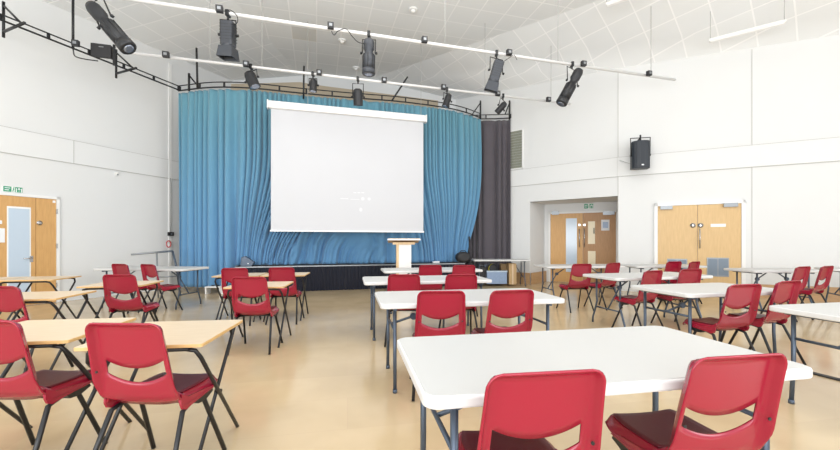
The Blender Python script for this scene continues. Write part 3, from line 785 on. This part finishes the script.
def lantern(kind, bar, hx, rear, front, wid, label, depth=0.0, col='lamp', yokeoff=0, wire=None):
    """rear/front: sight-line positions of the two ends of the body; depth: how far the front leans from the camera"""
    hp = on(bar, hx); Y = hp.y
    a = Q(rear[0], rear[1], Y); c = Q(front[0], front[1], Y); c.y += depth; a.y -= depth*.3
    L = (c-a).length; ax = (c-a).normalized()
    r = thing('stage_light', label, 'stage light', hp, 0)
    side = ax.cross(V(0, 1, 0));
    if side.length < .1: side = V(1, 0, 0)
    side.normalize(); up = side.cross(ax)
    m = Matrix.Translation(a-hp) @ Matrix(((side.x, up.x, ax.x, 0), (side.y, up.y, ax.y, 0), (side.z, up.z, ax.z, 0), (0, 0, 0, 1)))
    R = wid/2; mt = M[col]
    b = MB()
    if kind == 'profile':
        b.lathe([(R*.35, 0), (R*.75, .03*L), (R*.95, .10*L), (R*.95, .28*L), (R*.7, .34*L), (R*.72, .42*L), (R*1.0, .45*L), (R*1.0, .88*L)], m, 20); b.build('body', mt, r)
        b = MB(); b.lathe([(R*1.12, .86*L), (R*1.15, .98*L), (R*1.0, L)], m, 20); b.build('front_rim', mt, r)
        b = MB(); b.lathe([(R*.85, L*.99), (R*.5, L*1.012)], m, 20); b.build('lens', M['lens'], r)
        b = MB()
        for k in range(8): ang = 2*PI*k/8; b.tube([m @ V(R*1.03*math.cos(ang), R*1.03*math.sin(ang), .46*L), m @ V(R*1.03*math.cos(ang), R*1.03*math.sin(ang), .86*L)], .007, 5)
        b.build('cooling_ribs', M['black'], r)
        mid = .40
    elif kind == 'fresnel':
        b.prism(rrect(-R*.85, -R*.8, R*.85, R*.8, R*.25, 3), 0, .66*L, m); b.build('body', mt, r, bevel=.01)
        b = MB(); b.lathe([(R*.95, .62*L), (R*.95, .72*L)], m, 20); b.build('front_ring', mt, r)
        b = MB(); b.lathe([(R*.8, .715*L), (R*.4, .73*L)], m, 20); b.build('lens', M['lens'], r)
        for k in range(4):
            m2 = m @ Matrix.Rotation(k*PI/2, 4, 'Z'); wn = R*.9; wf = R*1.08
            b = MB(); b.poly([m2 @ V(-wn, R*.92, .70*L), m2 @ V(wn, R*.92, .70*L), m2 @ V(wf, R*1.12, L), m2 @ V(-wf, R*1.12, L)])
            o = b.build('barn_door', mt, r, recalc=False); solid(o, .006)
        b = MB()
        for k in range(6): b.cbox((0, 0, 0), (R*1.74, R*1.64, .006), m @ Matrix.Translation((0, 0, (.10+.08*k)*L)))
        b.build('cooling_fins', M['lamp'], r)
        mid = .35
    else:
        b.lathe([(R*.45, 0), (R*.85, .08*L), (R, .25*L), (R, .95*L), (R*1.06, L)], m, 20); b.build('body', mt, r)
        b = MB(); b.lathe([(R*.9, L*1.001), (R*.5, L*1.01)], m, 20); b.build('lens', M['lens'], r)
        mid = .5
    # yoke from the clamp to the pivots
    pv = [m @ V(s*R*1.12, 0, mid*L) for s in (-1, 1)]
    top = V(0, 0, -.10) if kind != 'profile' else V(0, 0, -.09)
    sd = V(side.x, side.y, side.z)
    sh = [top+(p-(m @ V(0, 0, mid*L)))*1.0 for p in pv]
    b = MB(); b.tube([pv[0], sh[0], sh[1], pv[1]], .011, 6, False); b.build('yoke', M['black'], r)
    b = MB(); b.tube([V(0, 0, .05), top], .016, 6); b.cbox((0, 0, .0), (.05, .09, .09)); b.build('hook_clamp', M['black'], r)
    for p, s in ((pv[0], -1), (pv[1], 1)):
        b = MB(); b.tube([p-side*0.0, p+side*s*.035], .022, 8); b.build('knob', M['black'], r)
    return r
lantern('profile', bA, 96, (90, 4), (129, 49), .20, 'long black spotlight hanging at the top left, pointing down right')
lantern('fresnel', bA, 228, (229, 23), (226.5, 57), .22, 'grey theatre light with barn doors above the left of the curtain', .05, 'lampg')
lantern('profile', bA, 369, (369, 39), (368.5, 74.5), .20, 'upright grey spotlight hanging above the screen', .0, 'lampg')
lantern('fresnel', bA, 496.5, (499, 62), (491.5, 89), .22, 'grey theatre light with barn doors right of the screen, tilted left', .1, 'lampg')
lantern('profile', bA, 572, (580, 69), (561, 104), .20, 'long black spotlight pointing down left, right of the curtains')
lantern('par', bB, 251, (248.5, 72), (255, 87), .22, 'small black lamp on the farther bar above the curtain, leftmost')
lantern('par', bB, 313, (313.5, 79), (313, 91.5), .15, 'small black lamp above the top left of the screen', 0, 'lamp')
lantern('par', bB, 358, (358, 89), (357.5, 104), .21, 'oval black lamp with rounded top above the screen', .1)
lantern('par', bB, 447, (449.5, 94), (445, 106.5), .15, 'small black lamp above the right edge of the screen')
lantern('par', bB, 503, (505.5, 103), (497.5, 111.5), .15, 'small black lamp near the grey curtain, last on the bar', .1)
def cable(pts, label, r=.007):
    pts = catmull([Vector(p) for p in pts], 6); b = MB(); b.tube(pts, r, 5); tag(b.build('power_cable', M['black']), label, 'cable')
Yc = on(bA, 345).y-.05
cable([Q(331, 30, Yc), Q(334, 35, Yc), Q(338, 31, Yc), Q(346, 29, Yc), Q(352, 36, Yc), Q(358, 42, Yc), Q(366, 44, Yc)], 'thin black cable looping from the bar to the upright grey spotlight')
Yc = on(bA, 512).y-.05
cable([Q(503, 62, Yc), Q(509, 58, Yc), Q(514, 55, Yc), Q(517, 60, Yc)], 'thin cable sagging beside the right barn-door light', .005)
Yc = on(bA, 232).y-.05
cable([Q(222, 12, Yc), Q(230, 10, Yc), Q(237, 16, Yc), Q(237, 23, Yc), Q(231, 25, Yc)], 'thin black cable looping above the left barn-door light', .006)

# small speaker panel on the left rail
p = P(104, 58, HR)+V(0, -.05, .05)
r = thing('rail_speaker', 'flat black box speaker clamped on the left rail', 'loudspeaker', (p.x, p.y, p.z), WL.rz-.9)
b = MB(); b.box((-.17, -.05, -.06), (.17, .05, .19)); b.build('cabinet', M['blackp'], r, bevel=.01)
b = MB(); b.box((-.03, -.054, .12), (.05, -.05, .135)); b.build('badge', M['smetal'], r)
b = MB(); b.box((.19, -.02, -.20), (.225, .02, .22)); b.box((.15, -.01, .02), (.2, .01, .06)); b.build('clamp_plate', M['black'], r)
cable([P(73, 49, HR), P(75, 56, HR), P(84, 59, HR), P(98, 61, HR)], 'black cable hanging under the left rail to the flat speaker', .012)

# ------------------------------------------------------------------ projection screen
a = Q(268.6, 100.4, 8.67); c = Q(425.2, 115.3, 9.70)
d = Vector((c.x-a.x, c.y-a.y)); Ls = d.length; rz = math.atan2(d.y, d.x)
r = thing('projector_screen', 'large white projection screen pulled down in front of the blue curtain', 'screen', (a.x, a.y, 0), rz)
ztop, zbt = 4.51, 1.475
b = MB(); b.box((0, -.06, ztop-.17), (Ls, .07, ztop)); b.build('screen_case', M['scase'], r, bevel=.015)
b = MB(); b.box((-.03, -.07, ztop-.18), (.0, .08, ztop+.01)); b.build('end_cap', M['scase'], r)
b = MB(); b.box((Ls, -.07, ztop-.18), (Ls+.03, .08, ztop+.01)); b.build('end_cap', M['scase'], r)
b = MB(); b.box((.05, .0, zbt+.03), (Ls-.05, .006, ztop-.17)); sc = b.build('screen_fabric', M['screen'], r)
b = MB(); b.box((.03, -.012, zbt), (Ls-.03, .018, zbt+.035)); b.build('bottom_batten', M['white'], r)
# faint projected marks low on the screen
def mark_z(px, py):
    f = (px-268.6)/156.6; return f*Ls, H+(YH-py)*(8.67+1.03*f)/F
for px, py, rx, rz_ in ((358.5, 198.8, .045, .045), (365, 199, .04, .04), (356.5, 209.7, .04, .05)):
    x, z = mark_z(px, py); b = MB(); b.poly([(x+rx*math.cos(2*PI*k/16), -.002, z+rz_*math.sin(2*PI*k/16)) for k in range(16)]); b.build('projected_dot', M['mark'], sc)
for px0, px1, py, hh_ in ((336, 344, 198.5, .012), (346, 355, 199.2, .008), (349, 352, 192.6, .014), (353, 356, 192.6, .014), (357, 360, 192.6, .014)):
    x0, z = mark_z(px0, py); x1, _ = mark_z(px1, py)
    b = MB(); b.poly([(x0, -.002, z-hh_), (x1, -.002, z-hh_), (x1, -.002, z+hh_), (x0, -.002, z+hh_)]); b.build('projected_line', M['mark'], sc)
for fx, lab in ((.23, 'left'), (.97, 'right')):
    p = Vector((a.x+d.x*fx, a.y+d.y*fx, ztop)); rod(p, V(p.x, p.y, 6.5), .006, M['wire'], 'suspension_wire', 'thin wire holding the %s of the screen case' % lab, 'wire')

# ------------------------------------------------------------------ stage
sd = Vector((math.cos(math.radians(16)), math.sin(math.radians(16))))
sp = Vector((-1.87, 9.56)); S0 = sp-sd*2.62; S1 = sp+sd*3.25
r = thing('stage', 'low black stage with a pleated navy skirt under the blue curtain', 'stage', (S0.x, S0.y, 0), math.radians(16))
Lst = (S1-S0).length
b = MB(); b.prism([(0, 0), (Lst, 0), (Lst, 1.6), (0, 1.0)], .60, .64); b.build('stage_deck', M['stagetop'], r)
b = MB(); b.box((0, -.012, .615), (Lst, 0, .642)); b.build('deck_edge', M['smetal'], r)
b = MB(); b.grid(500, 4, lambda u, v: (u*Lst, -.012+.018*math.sin(u*Lst*2*PI/.09)+.01*math.sin(u*23), .61-v*.60)); sk_ = b.build('stage_skirt', M['navy'], r)

# things on stage
p = Vector((S0.x, S0.y))+sd*.20; 
mz = .642
r = thing('stage_monitor', 'dark grey wedge monitor at the left end of the stage', 'loudspeaker', (S0.x+sd.x*.17, S0.y+sd.y*.17+.19, mz), math.radians(20))
m = Matrix(((1, 0, 0, 0), (0, 0, 1, 0), (0, 1, 0, 0), (0, 0, 0, 1)))
b = MB(); b.prism([(-.12, 0), (.13, 0), (.19, .10), (-.02, .25), (-.10, .22)], -.14, .14, m); b.build('cabinet', M['gmetal'], r, bevel=.01)
b = MB(); b.cbox((.05, -.145, .07), (.03, .006, .02)); b.build('badge', M['paper'], r)
p = Q(463, 258, 10.4)
r = thing('drum_bag', 'round black padded bag at the right end of the stage', 'bag', (p.x, p.y, mz), .3)
b = MB(); b.lathe([(.10, -.13), (.16, -.10), (.175, 0), (.16, .10), (.10, .13)], Matrix.Translation((0, 0, .165)) @ Matrix.Scale(1.25, 4, V(1, 0, 0)) @ Matrix.Rotation(PI/2, 4, 'X') @ Matrix.Scale(.9, 4, V(0, 1, 0)), 22); b.build('bag_body', M['blackp'], r)
b = MB(); b.tube([(-.1, 0, .30), (-.05, 0, .35), (.05, 0, .35), (.1, 0, .30)], .012, 6); b.build('handle', M['black'], r)
p = Q(469.3, 262, 10.55)
r = thing('microphone_stand', 'thin dark stand before the right edge of the blue curtain', 'stand', (p.x, p.y, mz), 0)
b = MB(); b.tube([(0, 0, .02), (0, 0, .62)], .02, 6); b.build('pole', M['black'], r)
b = MB(); b.lathe([(.10, 0), (.10, .02), (.02, .03)], None, 14); b.build('base', M['black'], r)
b = MB(); b.lathe([(.018, .60), (.028, .66), (.028, .72), (.012, .75)], None, 12); b.build('microphone', M['blackp'], r)
p = P(436.5, 264, .642)
q_ = Vector((S0.x, S0.y))+sd*((p.x-S0.x)/sd.x)
b = MB(); b.cbox((0, 0, .03), (.19, .10, .05)); o = b.build('paper_box', M['paper'], None, bevel=.008); o.location = (q_.x, q_.y+.12, .642); o.rotation_euler = (0, 0, .28); tag(o, 'small white box lying on the front edge of the stage', 'box')

# lectern
Yl = 8.95; p = Q(403.5, 242, Yl)
r = thing('lectern', 'tall lectern with white front panel and wooden slanted top', 'lectern', (p.x, p.y, 0), math.radians(6))
b = MB(); b.box((-.175, -.14, .02), (-.12, .16, 1.22)); b.build('side_panel', M['lect'], r)
b = MB(); b.box((.12, -.14, .02), (.175, .16, 1.22)); b.build('side_panel', M['lwhite'], r)
b = MB(); b.box((-.12, -.12, .02), (.12, -.10, 1.22)); b.build('front_panel', M['lwhite'], r)
b = MB(); b.box((-.26, -.20, 0), (.26, .22, .03)); b.build('base', M['lect'], r, bevel=.005)
mt = Matrix.Translation((0, 0, 1.26)) @ Matrix.Rotation(math.radians(-10), 4, 'X')
b = MB(); b.cbox((0, 0, 0), (.74, .46, .03), mt); b.build('reading_top', M['lect'], r, bevel=.004)
b = MB(); b.box((-.39, -.24, 1.27), (.39, -.22, 1.305)); b.build('top_lip', M['lwhite'], r)
b = MB(); b.box((-.26, -.16, 1.17), (.26, .16, 1.225)); b.build('top_support', M['lect'], r)

# things under the far trestle table
def simple_box(name, cat, label, px0, px1, py0, py1, Y, dep, m, rz=0, bev=.008):
    p0 = Q(px0, py1, Y); p1 = Q(px1, py0, Y); w = p1.x-p0.x; h = p1.z-max(0, p0.z)
    r = thing(name, label, cat, ((p0.x+p1.x)/2, Y+dep/2, max(0.0, p0.z)), rz)
    b = MB(); b.box((-w/2, -dep/2, 0), (w/2, dep/2, h)); b.build('body', m, r, bevel=bev)
    return r, w, h
Yb = 10.35
r, w, h = simple_box('storage_crate', 'crate', 'translucent pale blue storage crate under the far trestle table', 487, 507, 271, 284, Yb, .30, M['crate'])
b = MB(); b.box((-w/2-.012, -.165, h-.03), (w/2+.012, .165, h+.005)); b.build('lid', M['glass'], r)
hc = h
r, w, h = simple_box('cardboard_box', 'box', 'brown cardboard box under the far trestle table', 509, 516.5, 263.5, 284.5, Yb+.05, .30, M['card'])
b = MB(); b.box((-.02, -.152, 0), (.02, -.15, h)); b.build('tape', M['desktop'], r)
r, w, h = simple_box('cardboard_box', 'box', 'lower brown cardboard box behind the taller cardboard box', 501, 509, 264, 284.5, Yb+.38, .2, M['card'])
p = Q(492.5, 271, Yb+.15)
r = thing('cable_reel', 'black and yellow cable reel on top of the blue crate', 'cable reel', (p.x, Yb+.15, hc+.006), .2)
mm = Matrix.Translation((0, 0, .125)) @ Matrix.Rotation(PI/2, 4, 'X')
b = MB(); b.lathe([(.07, -.06), (.12, -.06), (.12, -.05), (.06, -.045), (.06, .045), (.12, .05), (.12, .06), (.07, .06)], mm, 20); b.build('drum', M['blackp'], r)
b = MB(); b.tube([mm @ V(.10*math.cos(2*PI*k/20), .10*math.sin(2*PI*k/20), .03*math.sin(k)) for k in range(20)], .022, 6, closed=True); b.build('yellow_cable', M['yellow'], r)
r, w, h = simple_box('equipment_case', 'case', 'low black equipment case left of the blue crate', 477.5, 486, 267, 284, Yb+.1, .3, M['blackp'])
b = MB(); b.tube([(-.06, 0, h), (-.05, 0, h+.04), (.05, 0, h+.04), (.06, 0, h)], .01, 6); b.build('handle', M['smetal'], r)

# small white step stool by the curtain
p = P(215, 293.5, 0)
r = thing('step_stool', 'small white step stool on the floor before the blue curtain', 'stool', (p.x, p.y, 0), .1)
b = MB(); b.box((-.18, -.13, .15), (.17, .13, .18)); b.build('top', M['white'], r, bevel=.004)
for s in (-1, 1):
    b = MB(); b.box((s*.16-.015, -.12, 0), (s*.16+.015, .12, .15)); b.build('side_panel', M['white'], r)
b = MB(); b.box((.19, -.12, 0), (.24, .12, .40)); b.build('back_panel', M['white'], r)
b = MB(); pts_ = [V(-.15+.03*k, .04*math.sin(k*1.3), .19+.012*(k % 2)) for k in range(10)]; b.tube(pts_, .012, 6)
o = b.build('black_cable', M['black']); o.location = r.location; tag(o, 'black cable bunched on top of the white step stool', 'cable')

# handrail at the left corner
pa0 = Q(131, 254.5, 7.9); pa1 = Q(172.5, 251, 8.5)
r = thing('handrail', 'grey tubular handrail standing by the left wall and curtain', 'handrail', (pa1.x, pa1.y, 0), 0)
o3 = V(pa1.x, pa1.y, 0)
b = MB(); b.tube([pa0-o3, pa1-o3], .022, 8); b.build('top_tube', M['smetal'], r)
m_ = pa0.lerp(pa1, .6)
b = MB(); b.tube([m_-o3, V(m_.x+.04, m_.y, .0)-o3], .018, 8); b.build('post', M['smetal'], r)
b = MB(); b.tube([pa1-o3, V(.10, 0, .6), V(.16, .03, .0)], .022, 8); b.build('post', M['gmetal'], r)
b = MB(); b.tube([V(m_.x+.03, m_.y, .45)-o3, V(.12, .02, .45)], .014, 8); b.build('lower_tube', M['smetal'], r)

# wall bits on left wall
t0, z0 = WL.th(169.3, 234); _, z1 = WL.th(169.3, 178)
r = thing('wall_socket', 'black wall socket at the foot of the conduit beside the curtain', 'socket', WL.loc(t0, 0, z0), WL.rz)
b = MB(); b.box((-.07, -.07, -.05), (.08, -.03, .05)); b.build('case', M['blackp'], r, bevel=.006)
b = MB(); b.cbox((.01, -.073, 0), (.04, .006, .04)); b.build('socket_face', M['smetal'], r)
b = MB(); b.tube([(0.0, -.045, .05), (0.0, -.045, z1-z0)], .010, 6); b.build('conduit', M['wire'], r)
b = MB(); tq, zq = WL.th(167.3, 244); c0 = WL.loc(tq, -.05, zq)
b.tube([c0+V(.06*math.cos(k*PI/6), 0, .085*math.sin(k*PI/6)) for k in range(12)], .012, 6, closed=True); tag(b.build('cord_loop', M['redcord']), 'small red cord loop hanging below the wall socket by the curtain', 'cord')
tq, zq = WL.th(116, 174)
r = thing('motion_sensor', 'tiny white sensor on the left wall under the raised band', 'sensor', WL.loc(tq, 0, zq), WL.rz)
b = MB(); b.cbox((0, -.03, 0), (.05, .06, .07)); b.build('case', M['white'], r, bevel=.01)
b = MB(); b.cbox((0, -.062, -.015), (.03, .006, .025)); b.build('sensor_eye', M['smetal'], r)

# floor cable cover at the right
q0, q1 = P(796, 369.5, 0), P(862, 386, 0)
dd = (q1-q0); 
b = MB(); m0 = Matrix.Translation(q0) @ Matrix.Rotation(math.atan2(dd.y, dd.x), 4, 'Z')
b.prism([(0, -.03), (dd.length, -.03), (dd.length, .03), (0, .03)], 0, .012, m0); tag(b.build('floor_strip', M['strip']), 'flat black cable cover strip on the floor at the right', 'cable cover')

# ceiling fittings
def on_ceil(px, py):
    z = 5.2          # walk up the sight line until it meets the ceiling
    while z < 6.49:
        p = P(px, py, z)
        if ceilz(p.x, p.y) <= z: break
        z += .01
    return P(px, py, z)
for px, py, lab in ((342, 40, 'left of two close together above the screen'), (413, 9, 'near the top centre of the photo'), (356, 67.5, 'farther one above the screen')):
    p = on_ceil(px, py); r = thing('ceiling_detector', 'white round ceiling detector, '+lab, 'detector', p, 0)
    b = MB(); b.lathe([(.10, -.001), (.10, -.025), (.08, -.035)], None, 18); b.build('base', M['white'], r)
    b = MB(); b.lathe([(.06, -.03), (.05, -.07), (.02, -.085)], None, 18); b.build('dome', M['white'], r)
def strip_light(x0, y0, x1, y1, label, drop=.45):
    a_ = on_ceil(x0, y0-10); c_ = on_ceil(x1, y1-10)
    z = (a_.z+c_.z)/2-drop
    a2, c2 = P(x0, y0, z), P(x1, y1, z)
    dd = c2-a2; r = thing('strip_light', label, 'ceiling light', a2, math.atan2(dd.y, dd.x)); L = dd.length
    b = MB(); b.box((0, -.05, 0), (L, .05, .05)); b.build('housing', M['white'], r, bevel=.01)
    b = MB(); b.box((.02, -.04, -.02), (L-.02, .04, 0)); b.build('diffuser', mat('diffuser', (.9, .9, .9), .4, emit=((1, 1, 1), .04)), r, bevel=.01)
    for f in (.02, .98):
        w_ = a2.lerp(c2, f); b = MB(); b.tube([(f*L, 0, .05), (f*L, 0, ceilz(w_.x, w_.y)-z)], .005, 5); b.build('wire', M['wire'], r)
strip_light(709, 42, 786, 22.5, 'white suspended strip light at the upper right')
strip_light(606, 6, 640, -6, 'white suspended strip light cut by the top of the photo')

# ------------------------------------------------------------------ light and camera
w = bpy.data.worlds.new('World'); bpy.context.scene.world = w; w.use_nodes = True
bg = w.node_tree.nodes['Background']; bg.inputs['Color'].default_value = (.95, .98, 1, 1); bg.inputs['Strength'].default_value = 1.05
def area(name, loc, rot, sx, sy, power, col=(1, 1, 1)):
    l = bpy.data.lights.new(name, 'AREA'); l.shape = 'RECTANGLE'; l.size = sx; l.size_y = sy; l.energy = power; l.color = col
    o = bpy.data.objects.new(name, l); C.objects.link(o); o.location = loc; o.rotation_euler = rot; return o
area('rear_fill_light', (-1.5, -4.5, 3.2), (math.radians(85), 0, 0), 13, 4.5, 70, (1, .99, .97))  # added soft panel behind the camera, a fill with no window there
area('overhead_fill_light', (0, 4.6, 6.4), (0, 0, 0), 7, 3.0, 170, (1, .99, .97))  # unseen panel above the view, added to light the far hall
area('ceiling_fill_light', (-2.0, -3.4, 1.6), (math.radians(146), 0, 0), 11, 3, 850, (.96, .98, 1))  # upward panel added out of view to brighten the ceiling
area('left_wall_fill_light', (9.5, -2.0, 3.4), (math.radians(90), 0, math.radians(62)), 7, 3, 370, (.97, .985, 1))  # unseen side panel, added to lift the left wall
cam = bpy.data.cameras.new('Camera'); co = bpy.data.objects.new('Camera', cam); C.objects.link(co)
cam.sensor_fit = 'HORIZONTAL'; cam.sensor_width = 36; cam.lens = 36*F/840; cam.shift_y = (YH-225)/840
cam.clip_start = .05
co.location = (0, 0, H); co.rotation_euler = (PI/2, 0, 0)
bpy.context.scene.camera = co
vs = bpy.context.scene.view_settings
vs.view_transform = 'Standard'; vs.look = 'None'; vs.exposure = 0.10
